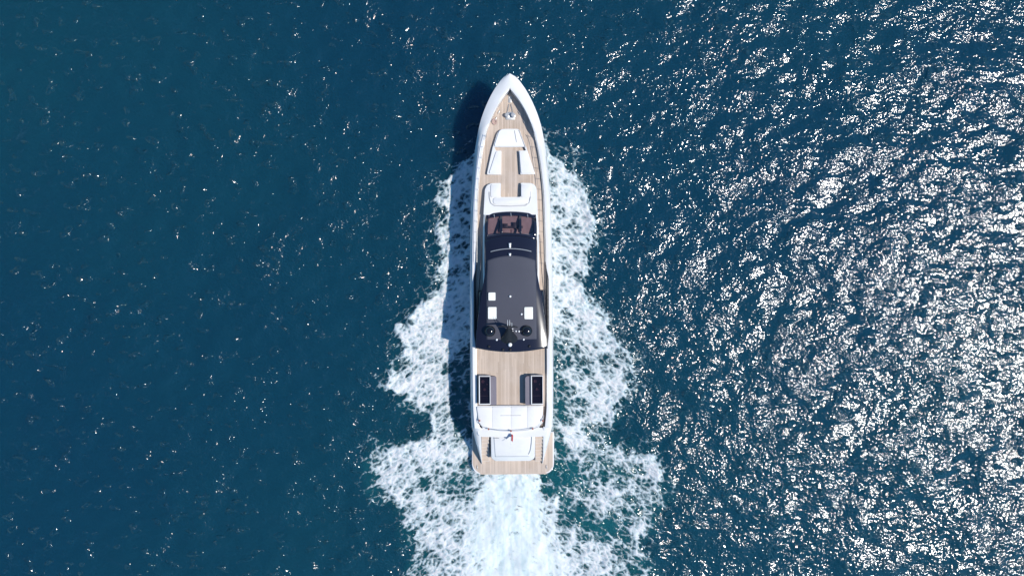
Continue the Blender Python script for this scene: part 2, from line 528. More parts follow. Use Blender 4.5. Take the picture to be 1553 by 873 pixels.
def foam_fields(X, Y):
    px = CX + X / W0; py = CY - Y / W0
    # wobble the outlines
    wx = (fbm(X * 0.55, Y * 0.55, 5, 4, 0.6) - 0.5) * 52; wy = (fbm(X * 0.55 + 40, Y * 0.55, 9, 4, 0.6) - 0.5) * 52
    sx, sy = px + wx, py + wy
    side = np.maximum(poly_sd(sx, sy, PORT), poly_sd(sx, sy, STAR))
    wash = poly_sd(px + wx * 0.7, py + wy * 0.7, WASH)
    dens = sstep(side, -6, 24)
    # the bow wave is thick; farther aft the foam has broken up into lace
    core = 0.91 - 0.08 * sstep(py, 470, 600) - 0.17 * sstep(py, 615, 700)
    patch = (fbm(X * 0.42, Y * 0.42, 21, 4, 0.55) - 0.5)
    patch2 = (fbm(X * 1.3 + 9, Y * 1.3, 33, 3, 0.5) - 0.5)
    amp = 0.50 + 0.70 * sstep(py, 420, 680)
    rim = np.exp(-((side - 14) / 12.0) ** 2) * sstep(py, 600, 700) * 0.22
    ax = np.abs(X)
    sweep = fbm((ax * 0.55 + Y * 0.83) * 1.15, (ax * 0.83 - Y * 0.55) * 0.28, 91, 3, 0.55) - 0.5     # foam drawn out and back from the hull
    d = dens * (core + amp * patch + 0.30 * patch2 + 0.60 * sweep + rim)
    d = np.maximum(d, sstep(side, -26, 2) * (0.24 + 0.35 * patch2 + 0.3 * sweep))
    # slick water close to the hull aft
    dx = np.abs(px - 776)
    gapL = sstep(py, 505, 575) * (1 - sstep(py, 640, 700)) * (1 - sstep(dx, 84, 98)) * (px < 776)
    gapR = sstep(py, 480, 560) * (1 - sstep(py, 650, 730)) * (1 - sstep(dx, 70, 92)) * (px > 776)
    d = d - 0.60 * gapL - 0.34 * gapR
    # dark teal wedges between the side foam and the wash
    wedge = sstep(py, 690, 735) * (1 - sstep(py, 790, 880)) * np.exp(-((dx - 85 - (py - 720) * 0.75) / 26.0) ** 2) * (wash < 4)
    d = d - 0.24 * wedge
    cw = sstep(wash, -4, 14)
    edge_thin = 0.30 * sstep(py, 735, 800) * (1 - sstep(wash, 10, 70))
    cone = poly_sd(px + wx * 0.75, py + wy * 0.6, CONE)
    washf = sstep(cone, -22, 34)
    stream = fbm((X - (px - 776) * 0.0) * 1.5 + 0.3 * wx / 52, Y * 0.22, 81, 3, 0.6) - 0.5          # ropes of water running aft
    side_band = 0.88 - 0.5 * edge_thin + 0.35 * patch + 0.35 * patch2 + 0.5 * stream
    groove = 0.16 * np.exp(-((cone + 9) / 7.0) ** 2) * sstep(py, 735, 790)
    d = np.maximum(d, cw * (side_band * (1 - washf) + washf * (1.08 + 0.35 * stream) - groove))
    d = np.where((side < -26) & (wash < -6), 0, np.clip(d, 0, 1.15))
    aer = np.clip(sstep(side, -14, 30) * (0.35 + 0.45 * sstep(py, 480, 680)) + cw, 0, 1) * (0.55 + 0.9 * fbm(X * 0.6, Y * 0.6, 51, 3))
    aer *= sstep(py, 190, 240)
    return d, washf, np.clip(aer, 0, 1), side, wash

def grow(lo, hi, step, far):
    a = list(np.arange(lo, hi + 1e-6, step))
    s, x = step, hi
    out = []
    while x < far:
        s *= 1.28; x += s; out.append(x)
    s, x = step, lo
    pre = []
    while x > -far:
        s *= 1.28; x -= s; pre.append(x)
    return np.array(pre[::-1] + a + out)

def grid_mesh(name, X, Y, Z, mat, attrs, keep=None):
    nr, nc = X.shape
    idx = np.arange(nr * nc).reshape(nr, nc)
    q = np.stack([idx[:-1, :-1], idx[:-1, 1:], idx[1:, 1:], idx[1:, :-1]], -1).reshape(-1, 4)
    co = np.stack([X, Y, Z], -1).reshape(-1, 3)
    vals = {k: v.reshape(-1) for k, v in attrs.items()}
    if keep is not None:
        q = q[keep.reshape(-1)[q].any(1)]
        used = np.unique(q)
        remap = np.full(len(co), -1); remap[used] = np.arange(len(used))
        q = remap[q]; co = co[used]; vals = {k: v[used] for k, v in vals.items()}
    me = bpy.data.meshes.new(name)
    me.vertices.add(len(co)); me.vertices.foreach_set('co', co.astype(np.float32).ravel())
    me.loops.add(q.size); me.loops.foreach_set('vertex_index', q.astype(np.int32).ravel())
    me.polygons.add(len(q))
    me.polygons.foreach_set('loop_start', np.arange(0, q.size, 4, dtype=np.int32))
    me.polygons.foreach_set('loop_total', np.full(len(q), 4, np.int32))
    me.polygons.foreach_set('use_smooth', np.ones(len(q), bool))
    me.update(calc_edges=True)
    for k, v in vals.items():
        a = me.attributes.new(k, 'FLOAT', 'POINT'); a.data.foreach_set('value', v.astype(np.float32))
    me.materials.append(mat)
    return link(name, me)

xs = grow(-46, 46, 0.17, 30000.0); ys = grow(-38, 30, 0.17, 30000.0)
X, Y = np.meshgrid(xs, ys)
fade = (1 - sstep(np.abs(X), 44, 60)) * (1 - sstep(np.abs(Y), 36, 52))
d, wf, aer, side, wash = foam_fields(X, Y)
near = (np.abs(X) < 60) & (np.abs(Y) < 60)
aer = np.where(near, aer, 0)
Z = np.where(near, sea_h(np.where(near, X, 0), np.where(near, Y, 0)), 0) * fade
sea = grid_mesh('sea', X, Y, Z, M['sea'], {'aerated': aer})
sea['kind'] = 'structure'

fx = np.arange(-16, 16.4, 0.08); fy = np.arange(-36, 13.0, 0.08)
X, Y = np.meshgrid(fx, fy)
d, wf, aer, side, wash = foam_fields(X, Y)
d = d * (1 - sstep(-Y, 31, 35.5))
lump = fbm(X * 1.6, Y * 1.6, 71, 4, 0.6)
ridge_b = np.exp(-((side - 12) / 11.0) ** 2) * (1 - sstep(-Y, 8, 20))
hgt = np.clip(d, 0, 1) * (0.03 + 0.34 * np.clip(lump - 0.3, 0, 1) * (1 - 0.45 * wf)) + 0.28 * ridge_b * np.clip(d, 0, 1) * lump * 1.6 + 0.10 * sstep(wash, 10, 60) * fbm(X * 0.7, Y * 0.25, 75, 3, 0.5)
hull_near = (np.abs(X) < 3.4) & (Y < 10) & (Y > -14.8)
Z = sea_h(X, Y) + 0.015 + hgt
Z = np.where(hull_near, np.maximum(sea_h(X, Y) + 0.012, np.minimum(Z, 0.30)), Z)
foam = grid_mesh('wake_foam', X, Y, Z, M['foam'], {'foam': d, 'wash': wf}, keep=d > 0.02)
tag(foam, 'churned white foam trailing along both sides of and behind the yacht', 'foam', kind='stuff')

# ------------------------------------------------------------------ the yacht
SLOPE = 3.7 / 601.0
def ccx(py): return 773.3 + (py - 117.0) * SLOPE
def kk(z): return (CAM_H - z) / F_PX
def lx(half, z): return half * kk(z)
def ly(py, z=3.0): return (CY - py) * kk(z)
def Q(px, py, z):                                   # photo pixel at height z -> yacht coordinates
    return ((px - ccx(py)) * kk(z), (CY - py) * kk(z))

yacht = bpy.data.objects.new('motor_yacht', None)
sc.collection.objects.link(yacht)
yacht.empty_display_size = 3.0
yacht.location = ((ccx(CY) - CX) * kk(2.5), 0, 0)
yacht.rotation_euler = (0, 0, math.atan(SLOPE))
tag(yacht, 'long white motor yacht with teak decks and black hardtop leaving a foaming wake', 'yacht')

DECK = 2.95
w_out = pchip([115.3, 116.2, 118, 122, 130, 141, 160, 182, 203, 224, 264, 299, 330, 380, 440, 540, 600, 635, 648], [0.3, 3.6, 7.2, 11.6, 18, 25.4, 35.2, 43.8, 49.4, 53.4, 57.6, 60, 61.4, 62.4, 63, 63.2, 63.0, 62.3, 61.6])
w_in = pchip([115, 138, 140, 148, 160, 175, 182, 203, 217, 264, 299, 330, 400, 540, 614, 650], [0, 0, 1.6, 8.2, 16.8, 25.2, 28.4, 36.4, 40.2, 47.6, 50.6, 51.6, 53, 53.4, 52.8, 49.5])
z_cap = pchip([115, 150, 197, 213, 260, 400, 540, 650], [3.74, 3.74, 3.70, 3.28, 3.24, 3.20, 3.20, 3.20])
drop = pchip([115, 150, 186, 208, 300, 650], [0.24, 0.24, 0.30, 0.50, 0.58, 0.58])
slopew = pchip([115, 139, 160, 186, 208, 264, 400, 650], [0.70, 0.72, 0.78, 0.78, 0.58, 0.52, 0.45, 0.45])
rows = []
stations = list(np.concatenate([[115.3, 115.7, 116.2, 117, 118], np.arange(119.5, 148, 2.5), np.arange(148, 649, 5)]))
for py in stations:
    y = ly(py)
    zt = float(z_cap(py)); zk = zt - float(drop(py)); zd = DECK - 0.05
    wk_ = lx(float(w_out(py)), zk)
    wi_ = lx(float(w_in(py)), zt)
    wo_ = wi_ + (wk_ - wi_) * (1 - float(slopew(py)))
    # waterline half width: the bow overhangs
    t = min(1.0, max(0.0, (py - 150.0) / 230.0))
    wl = wk_ * (0.985 * (1 - (1 - t) ** 2.0)) if py > 150 else 0.02
    wl = min(max(wl, 0.01), wk_ * 0.96)
    stem = min(1.0, max(0.0, (150.0 - py) / 35.0)) ** 0.8
    zkeel = -1.0 + stem * (zk + 1.0 - 0.06)
    zwl = max(0.0, zkeel + 0.03)
    half = [(0.0, zkeel), (wl * 0.7, max(-0.55, zkeel + 0.01)), (wl, zwl + 0.001), (wl + (wk_ - wl) * 0.45, zwl + (zk - zwl) * 0.42), (wl + (wk_ - wl) * 0.86, zwl + (zk - zwl) * 0.82),
            (wk_, zk), (wo_ + (wk_ - wo_) * 0.5, zt - float(drop(py)) * 0.34), (wo_, zt - 0.015), (max(wi_, 0.0) + (wo_ - wi_) * 0.15, zt), (wi_, zt - 0.02 if wi_ > 0.03 else zt), (wi_, zd if wi_ > 0.03 else zt)]
    row = [(-x, y, z) for x, z in half[::-1]] + [(x, y, z) for x, z in half[1:]]
    rows.append(row)
hull = loft('hull', rows, M['gelcoat'], yacht)
hull['label'] = 'white hull with rolled bulwark'
tr = rows[-1]
me = hull.data
bm = bmesh.new(); bm.from_mesh(me); bm.verts.ensure_lookup_table()
nc = len(tr); off = (len(rows) - 1) * nc
bm.faces.new([bm.verts[off + j] for j in range(nc)])
bmesh.ops.recalc_face_normals(bm, faces=bm.faces[:]); bm.to_mesh(me); bm.free()
me.set_sharp_from_angle(angle=R(40))

# deck: a caulked base with teak boards laid on it
def deck_half(py): return max(0.0, lx(float(w_in(py)), DECK) - 0.01)
pys = np.linspace(139.5, 616, 160)
outl = [(deck_half(p), ly(p, DECK)) for p in pys] + [(-deck_half(p), ly(p, DECK)) for p in pys[::-1]]
_pd = np.linspace(139.5, 646, 160)
outl = [(deck_half(p), ly(p, DECK)) for p in _pd] + [(-deck_half(p), ly(p, DECK)) for p in _pd[::-1]]
deck = prism('main_deck', outl, DECK - 0.06, DECK - 0.012, M['caulk'], yacht)

def boards(name, parent, spans, z, wb, gap, xmin, xmax, thick=0.012, seed=1, lenr=(2.6, 4.4)):
    """spans(x) -> (y0, y1) available length for a board edge at x."""
    r = random.Random(seed)
    bm = bmesh.new()
    n = int(round((xmax - xmin) / wb))
    for i in range(n):
        a = xmin + i * wb + gap / 2; b = xmin + (i + 1) * wb - gap / 2
        sa, sb = spans(a), spans(b)
        if sa is None or sb is None:
            continue
        y0 = max(sa[0], sb[0]); y1 = min(sa[1], sb[1])
        if y1 - y0 < 0.1:
            continue
        y = y0
        first = True
        L = r.uniform(0.5, 1.0) * lenr[1]
        while y < y1 - 0.02:
            e = min(y1, y + L)
            if y1 - e < 0.5: e = y1
            last = e >= y1 - 1e-4
            ya0, yb0 = (sa[0], sb[0]) if first else (y, y)
            ya1, yb1 = (sa[1], sb[1]) if last else (e - 0.006, e - 0.006)
            v = [bm.verts.new(c) for c in ((a, ya0, z - thick), (b, yb0, z - thick), (b, yb1, z - thick), (a, ya1, z - thick), (a, ya0, z), (b, yb0, z), (b, yb1, z), (a, ya1, z))]
            for f in ((4, 5, 6, 7), (0, 1, 5, 4), (1, 2, 6, 5), (2, 3, 7, 6), (3, 0, 4, 7)):
                bm.faces.new([v[k] for k in f])
            y = e; first = False; L = r.uniform(*lenr)
    o = from_bm(name, bm, M['teak'], parent)
    o['kind'] = 'stuff'
    return o

pf = np.linspace(139.5, 616, 900)
hf = np.array([deck_half(p) for p in pf])
def deck_span(x):
    ok = np.nonzero(hf > abs(x) + 0.012)[0]
    if len(ok) < 4: return None
    return (ly(pf[ok[-1]], DECK), ly(pf[ok[0]], DECK))
boards('teak_planking', deck, deck_span, DECK, 0.105, 0.009, -2.73, 2.73, seed=3)

# ---- bow: windlass, cleats, hatches
bow_gear = prism('windlass_base', round_poly([Q(768, 170, DECK), Q(779, 170, DECK), Q(781.5, 182, DECK), Q(766.5, 182, DECK)], 0.1), DECK, DECK + 0.04, M['steel'], yacht, 0.015)
for s, nm in ((-1, 'windlass_drum'), (1, 'windlass_drum')):
    x, y = Q(773.6 + s * 4.6, 175.5, DECK)
    lathe(nm, [(0.20, 0), (0.20, 0.05), (0.10, 0.09), (0.09, 0.20), (0.16, 0.25), (0.15, 0.29), (0, 0.30)], (x, y, DECK + 0.04), M['steel'], bow_gear, 20)
bm = bmesh.new()
for s in (-1, 1):
    x0, y0 = Q(773.6 + s * 4.6, 173, DECK); x1, y1 = Q(773.4 + s * 1.2, 158, DECK)
    for i in range(9):
        t = i / 9
        px_, py_ = x0 + (x1 - x0) * t, y0 + (y1 - y0) * t
        tube_bm(bm, [(px_ - 0.03, py_, DECK + 0.05), (px_ + 0.03, py_ + 0.06, DECK + 0.06)], 0.028, 6)
    from_bm('anchor_chain', bm, M['steel'], bow_gear, True)['kind'] = 'stuff'
    bm = bmesh.new()
bm = bmesh.new()
a = Q(773.4, 150, DECK)
box_bm(bm, a[0] - 0.12, a[0] + 0.12, a[1] - 0.3, a[1] + 0.2, DECK, DECK + 0.05, 0.02)
from_bm('chain_stopper', bm, M['steel'], bow_gear, True)

def cleat(px, py, z, ang=0.0, L=0.34):
    x, y = Q(px, py, z)
    bm = bmesh.new()
    ca, sa = math.cos(ang), math.sin(ang)
    for s in (-0.07, 0.07):
        tube_bm(bm, [(x - sa * s, y + ca * s, z - 0.01), (x - sa * s, y + ca * s, z + 0.09)], 0.022, 8)
    tube_bm(bm, [(x + sa * L / 2, y - ca * L / 2, z + 0.075), (x + sa * L / 5, y - ca * L / 5, z + 0.095), (x - sa * L / 5, y + ca * L / 5, z + 0.095), (x - sa * L / 2, y + ca * L / 2, z + 0.075)], [0.012, 0.024, 0.024, 0.012], 8)
    return from_bm('cleat', bm, M['steel'], yacht, True)
cleat(757, 170, DECK, R(-28)); cleat(787.5, 172, DECK, R(28)); cleat(752.5, 180, DECK, R(-28)); cleat(795, 186, DECK, R(28))

# ---- bow lounge
LZ = DECK + 0.26
coam = prism('bow_coaming', round_poly([Q(p[0], p[1], LZ) for p in ((756, 195.6), (788, 195.6), (796.2, 222.8), (747.6, 222.8))], [0.45, 0.25, 0.03, 0.03]), DECK - 0.01, LZ, M['gelcoat'], yacht, 0.035)
for pts in (((747.4, 222.4), (749.6, 222.4), (752.2, 228.6), (760.4, 228.6), (759.8, 264.6), (738.2, 264.4)),
            ((794.6, 222.4), (797.8, 222.4), (811.6, 264.2), (789.4, 264.5), (786.8, 228.6), (798.4, 228.6))):
    prism('bench_base', round_poly([Q(p[0], p[1], LZ) for p in pts], [0.01, 0.01, 0.03, 0.04, 0.05, 0.12]), DECK - 0.01, LZ - 0.004, M['gelcoat'], coam, 0.03)
o = prism('sun_pad', round_poly([Q(p[0], p[1], LZ) for p in ((757.5, 198), (785.5, 198), (793.5, 221.5), (749.5, 221.8))], 0.1), LZ - 0.01, LZ + 0.08, M['pad_white'], coam, 0.04)
bm = bmesh.new()
for pts in (((780.5, 198.5), (783.5, 216)), ):
    a, b = Q(*pts[0], LZ), Q(*pts[1], LZ)
    tube_bm(bm, [(a[0], a[1], LZ + 0.085), (b[0], b[1], LZ + 0.085)], 0.035, 8)
from_bm('grab_rail', bm, M['piping_and_crease'], coam, True)
prism('bench_cushion', round_poly([Q(p[0], p[1], LZ) for p in ((752.6, 230), (759.9, 230), (759.2, 263.3), (741.8, 263.0))], 0.07), LZ - 0.01, LZ + 0.07, M['pad'], coam, 0.035)
prism('bench_cushion', round_poly([Q(p[0], p[1], LZ) for p in ((787.8, 230), (797.8, 230), (807.0, 263.0), (790.6, 263.3)) ], 0.07), LZ - 0.01, LZ + 0.07, M['pad'], coam, 0.035)
# groove along the starboard coaming
a = [Q(787.2, 197.5, LZ), Q(797.0, 224, LZ)]
tube('coaming_trim', [(a[0][0], a[0][1], LZ + 0.008), (a[1][0], a[1][1], LZ + 0.008)], 0.045, M['piping_and_crease'], coam)

# ---- coachroof with the U-shaped sofa
CZ0, CZ1 = DECK + 0.30, DECK + 0.50
def coach_z(x, y):
    t = (ly(277) - y) / (ly(277) - ly(326))
    return CZ0 + (CZ1 - CZ0) * max(0.0, min(1.0, t))
co_out = round_poly([Q(p[0], p[1], CZ0) for p in ((790, 277.5), (813.5, 278), (815.5, 326), (733.5, 326), (736.0, 278), (759.5, 277.5), (759.2, 299), (790, 299))],
                    [0.06, 0.6, 0.05, 0.05, 0.6, 0.06, 0.05, 0.05], 8)
coach = prism('coachroof', co_out, DECK - 0.01, coach_z, M['gelcoat'], yacht, 0.05)
def sofa(px0, px1, py0, py1, nm='sofa_cushion', r=0.1):
    pts = round_poly([Q(px0, py0, CZ0), Q(px1, py0, CZ0), Q(px1, py1, CZ0), Q(px0, py1, CZ0)], r)
    return prism(nm, pts, CZ0 - 0.02, lambda x, y: coach_z(x, y) + 0.06, M['pad'], coach, 0.03)
sofa(744.5, 759.0, 279.5, 299.2); sofa(790.6, 805.5, 279.5, 299.2); sofa(748, 802, 299.8, 309.8, r=0.25)
# the back-rest line runs in a U round the cushions
ub = []
for p in ((742.4, 291), (742.6, 300), (744.5, 308), (750, 312), (774, 313), (797, 312), (802.5, 308), (804.6, 300), (804.8, 291)):
    q = Q(p[0], p[1], CZ0); ub.append((q[0], q[1], coach_z(*q) + 0.03))
tube('backrest_trim', ub, 0.04, M['piping_and_crease'], coach)
# ---- wheelhouse: white lower body, raked windscreen, black upper body
bx = pchip([322, 330, 360, 400, 440, 480, 520, 528], [40.0, 41.6, 42.6, 42.8, 42.4, 44.5, 48.5, 49.5])          # white body at deck level
body_rows = []
for py in np.linspace(322, 520, 34):
    zt = float(np.interp(py, [322, 360, 400, 528], [CZ1 - 0.01, 3.75, 3.85, 3.85]))
    hb = lx(float(bx(py)), DECK); ht = hb - 0.16
    y = ly(py, 3.3)
    zi = 3.30 if py < 357 else zt
    body_rows.append([(-hb, y, DECK - 0.02), (-hb + 0.03, y, zt - 0.12), (-ht, y, zt), (-ht + 0.04, y, zi), (ht - 0.04, y, zi), (ht, y, zt), (hb - 0.03, y, zt - 0.12), (hb, y, DECK - 0.02)])
house = loft('wheelhouse', body_rows, M['gelcoat'], yacht, cap=True)
# roof: half width, height and crown by photo row
rh = pchip([321, 356, 380, 396, 420, 440, 463, 490, 515, 530], [38.3, 38.8, 38.6, 38.6, 41.2, 44.2, 47.6, 51.2, 53.6, 54.3])
rz = pchip([321, 340, 356, 372, 396, 440, 500, 535], [3.46, 3.93, 4.32, 4.54, 4.68, 4.80, 4.82, 4.78])
def roof_pt(u, py, lift=0.0):
    """u in -1..1 across; the rows bow forwards at the front and aft at the back."""
    z = float(rz(py)) - (0.10 * u * u + 0.16 * abs(u) ** 5) * float(np.interp(py, [321, 356, 420], [0.5, 0.8, 1.0])) + lift
    bow = float(np.interp(py, [321, 400, 450, 510, 531], [4.6, 8.5, 0.0, 0.0, -6.5]))
    p2 = py + bow * u * u
    return (u * lx(float(rh(py)), z), ly(p2, z), z)
US = list(np.linspace(-1, 1, 41))
roof_rows = []
for py in np.linspace(356.5, 533.5, 60):
    r = [roof_pt(u, py) for u in US]
    a, b = r[0], r[-1]
    # rolled edge falling to the side windows
    r = [(a[0] + 0.05, a[1], a[2] - 0.20), (a[0] - 0.015, a[1], a[2] - 0.07)] + r + [(b[0] + 0.015, b[1], b[2] - 0.07), (b[0] - 0.05, b[1], b[2] - 0.20)]
    roof_rows.append(r)
roof = loft('hardtop', roof_rows, M['black_gloss'], yacht, thick=0.05)
# side windows: dark glass between the body and the roof
for s in (-1, 1):
    rws = []
    for py in np.linspace(356.5, 520, 30):
        t = roof_pt(s, py)
        zb = float(np.interp(py, [322, 360, 400, 528], [CZ1 - 0.01, 3.75, 3.85, 3.85])) - 0.02
        hb = lx(float(bx(py)), DECK) - 0.15
        rws.append([(s * hb, ly(py, 3.3), zb), (t[0] - s * 0.08, t[1], t[2] - 0.18)])
    w = loft('side_window', rws, M['black_gloss'], yacht)
# aft bulkhead under the roof overhang
bk = [Q(726, 518, DECK), Q(825, 518, DECK)]
prism('saloon_door', [(bk[0][0], bk[0][1]), (bk[1][0], bk[1][1]), (bk[1][0], bk[1][1] + 0.06), (bk[0][0], bk[0][1] + 0.06)], DECK - 0.01, 4.52, M['black_gloss'], yacht)

# windscreen: frame bars and three panes on the raked surface
def ws(u, v, lift=0.0): return roof_pt(u, 321 + 36 * v, lift)
ucuts = [-1, -0.90, -0.42, -0.33, 0.33, 0.42, 0.90, 1]
vcuts = [0.0, 0.17, 0.90, 1.0]
def ws_patch(name, u0, u1, v0, v1, mat, parent, lift, thick):
    rows_ = [[ws(u0 + (u1 - u0) * i / 8, v0 + (v1 - v0) * j / 6, lift) for i in range(9)] for j in range(7)]
    return loft(name, rows_, mat, parent, thick=thick)
frame_rows = []
bmf = bmesh.new()
def add_patch(bm, u0, u1, v0, v1, lift, n=8):
    vs_ = [[bm.verts.new(ws(u0 + (u1 - u0) * i / n, v0 + (v1 - v0) * j / 4, lift)) for i in range(n + 1)] for j in range(5)]
    for j in range(4):
        for i in range(n):
            bm.faces.new((vs_[j][i], vs_[j][i + 1], vs_[j + 1][i + 1], vs_[j + 1][i]))
add_patch(bmf, -1, 1, vcuts[0], vcuts[1], 0.0, 32)
add_patch(bmf, -1, 1, vcuts[2], vcuts[3], 0.0, 32)
for i in (0, 2, 4, 6):
    add_patch(bmf, ucuts[i], ucuts[i + 1], vcuts[1], vcuts[2], 0.0, 4)
screen = from_bm('windscreen', bmf, M['black_gloss'], yacht, True)
md = screen.modifiers.new('thickness', 'SOLIDIFY'); md.thickness = 0.05; md.offset = 0
for i in (1, 3, 5):
    ws_patch('windscreen_pane', ucuts[i] - 0.012, ucuts[i + 1] + 0.012, vcuts[1] - 0.02, vcuts[2] + 0.02, M['glass'], screen, -0.035, 0.0)
# triangular cheeks closing the sides of the windscreen
for s in (-1, 1):
    rws = []
    for py in np.linspace(321.5, 357, 10):
        t = roof_pt(s, py)
        hb = lx(float(bx(max(py, 322))), DECK) - 0.15
        zb = float(np.interp(py, [322, 360], [CZ1 - 0.01, 3.75])) - 0.03
        rws.append([(s * hb, t[1], min(zb, t[2] - 0.01)), t])
    loft('windscreen_cheek', rws, M['black_gloss'], screen)
# helm seen through the glass: leather dash, dark console, wheel and two seats
hz = 3.84
prism('dashboard', [Q(p[0], p[1], hz) for p in ((741, 327), (806, 327), (808, 360), (739, 360))], DECK, 3.50, M['tan_leather'], house)
dk = bmesh.new()
for x0, x1, y0, y1, z in ((757, 761.5, 331, 352, 3.70), (786.5, 790, 331, 352, 3.70), (757, 793, 342.5, 346, 3.72), (764, 770, 339, 345, 3.76), (778, 783, 337, 346, 3.76)):
    a, b = Q(x0, y1, z), Q(x1, y0, z)
    box_bm(dk, a[0], b[0], a[1], b[1], 3.4, z, 0.02)
from_bm('helm_console', dk, M['dark_panel'], house, True)
for px_ in (767, 781):
    a = Q(px_, 352, 3.7)
    bm = bmesh.new(); box_bm(bm, a[0] - 0.28, a[0] + 0.28, a[1] - 0.25, a[1] + 0.22, 3.45, 3.62, 0.06)
    from_bm('helm_seat', bm, M['tan_leather'], house, True)
# three wipers at the foot of the glass
for u in (-0.66, 0.0, 0.66):
    p, q = ws(u, 0.06, 0.03), ws(u + 0.02, 0.20, 0.04)
    tube('wiper', [p, q], [0.035, 0.018], M['steel'], screen, 6)

# ---- hardtop furniture
def on_roof(px, py):
    z = 5.0
    for _ in range(3):
        x = (px - ccx(py)) * kk(z)
        u = max(-1, min(1, x / lx(float(rh(py)), z)))
        bow = float(np.interp(py, [321, 400, 450, 510, 531], [4.6, 8.5, 0.0, 0.0, -6.5]))
        p1 = py - bow * u * u
        z = roof_pt(u, p1)[2]
    return (x, ly(py, z), z)
# charcoal panel
rws = []
for py in np.linspace(387.5, 515, 50):
    hw = min(38.2, float(rh(py)) - 1.5) / float(rh(py))
    row = []
    for u in np.linspace(-hw, hw, 25):
        row.append(roof_pt(u, py, 0.016))
    rws.append(row)
loft('non_skid_panel', rws, M['charcoal'], roof, thick=0.012)
# light trim arc and the curved grab rail ahead of it
arc = [roof_pt(u, 377.0 - 0.5 * u * u, 0.06) for u in np.linspace(-0.80, 0.80, 24)]
tube('roof_rail', arc, 0.032, M['steel'], roof, 8)
for px0, px1, py0, py1 in ((740.9, 751.4, 443.2, 455.2), (740.3, 753, 465.2, 483.2), (795.4, 808.2, 465.6, 483.8)):
    c = on_roof((px0 + px1) / 2, (py0 + py1) / 2)
    z = c[2] + 0.015
    a, b = Q(px0, py1, z), Q(px1, py0, z)
    o = prism('roof_hatch', round_poly([(a[0], a[1]), (b[0], a[1]), (b[0], b[1]), (a[0], b[1])], 0.05), z - 0.05, z + 0.09, M['panel_cell'], roof, 0.025)
    o['label'] = 'white square roof hatch'
for px_, py_, r_ in ((773.8, 449.3, 0.085), (791, 476.3, 0.075), (773.6, 522.2, 0.15), (782.6, 502.0, 0.06), (787.2, 502.2, 0.07), (753.4, 514.6, 0.08), (794.2, 514.6, 0.07), (778.2, 513.4, 0.07)):
    c = on_roof(px_, py_)
    lathe('antenna_dome', [(r_ * 0.8, -0.05), (r_ * 0.8, r_ * 0.6), (r_, r_ * 0.8), (r_ * 0.95, r_ * 1.3), (r_ * 0.6, r_ * 1.75), (0, r_ * 1.95)], (c[0], c[1], c[2]), M['white_plastic'], roof, 16)
for px_ in (743.2, 799.0):
    c = on_roof(px_, 501.5)
    r_ = 0.40
    prof = [(r_ * 0.8, -0.04), (r_ * 0.85, 0.08), (r_, 0.12)] + [(r_ * math.cos(a), 0.16 + r_ * 0.85 * math.sin(a)) for a in np.linspace(0, math.pi / 2, 9)]
    prof[-1] = (0, prof[-1][1])
    lathe('satellite_dome', prof, c, M['dome'], roof, 32)
# horns on the forward roof
for px_, py_, L in ((773.4, 372.4, 0.34), (773.4, 386.0, 0.18)):
    c = on_roof(px_, py_)
    bm = bmesh.new()
    lathe_bm(bm, [(0.05, -0.02), (0.05, 0.12), (0, 0.12)], c, 12)
    tube_bm(bm, [(c[0], c[1] - L / 2, c[2] + 0.14), (c[0], c[1] + L * 0.2, c[2] + 0.14), (c[0], c[1] + L / 2, c[2] + 0.15)], [0.07, 0.08, 0.10], 12)
    from_bm('horn', bm, M['white_plastic'], roof, True)
# radar mast: raked black pylon with spreader bar, scanner and aerials
c = on_roof(772.3, 513)
mast_rows = []
for t in np.linspace(0, 1, 10):
    z = c[2] - 0.05 + 1.25 * t
    y = c[1] - 0.05 + 0.95 * t
    hw = 0.50 * (1 - t) ** 1.6 + 0.155
    hl = 0.26 * (1 - t) + 0.12
    mast_rows.append([(c[0] + hw * math.cos(a) * (1 if abs(math.cos(a)) > 0.01 else 0), y + hl * math.sin(a), z) for a in np.linspace(0, 2 * math.pi, 17)])
mast = loft('radar_mast', mast_rows, M['black_matte'], yacht, cap=True)
mz = c[2] + 1.2; mx = c[0]; my = c[1] + 0.90
bm = bmesh.new()
tube_bm(bm, [(mx - 0.80, my + 0.02, mz + 0.02), (mx - 0.2, my + 0.06, mz + 0.04), (mx + 0.2, my + 0.06, mz + 0.04), (mx + 0.62, my - 0.04, mz + 0.02)], [0.05, 0.075, 0.075, 0.05], 10)
from_bm('radar_scanner', bm, M['black_matte'], mast, True)
lathe('radar_pedestal', [(0.17, -0.05), (0.17, 0.0), (0.12, 0.06), (0, 0.07)], (mx, my, mz), M['black_matte'], mast, 16)
for dx_, L in ((-0.10, 0.42), (0.05, 0.42), (0.20, 0.22)):
    tube('whip_aerial', [(mx + dx_, my + 0.02, mz), (mx + dx_, my + 0.10 + L, mz + 0.5)], [0.022, 0.012], M['white_plastic'], mast, 6)
for t in (0.25, 0.45, 0.62):
    bm = bmesh.new()
    lathe_bm(bm, [(0.04, -0.03), (0.04, 0.06), (0, 0.07)], (mx + 0.26, c[1] - 0.05 + 0.95 * t + 0.2, c[2] + 1.2 * t), 10)
    from_bm('navigation_light', bm, M['white_plastic'], mast, True)
# small deck lights on the aft roof edge
for px_ in (741.5, 763, 774, 803):
    cc = on_roof(px_, 525 if abs(px_ - 773) > 20 else 530)
    bm = bmesh.new(); lathe_bm(bm, [(0.09, -0.03), (0.10, 0.08), (0.06, 0.14), (0, 0.15)], cc, 12)
    from_bm('roof_light', bm, M['black_matte'], roof, True)

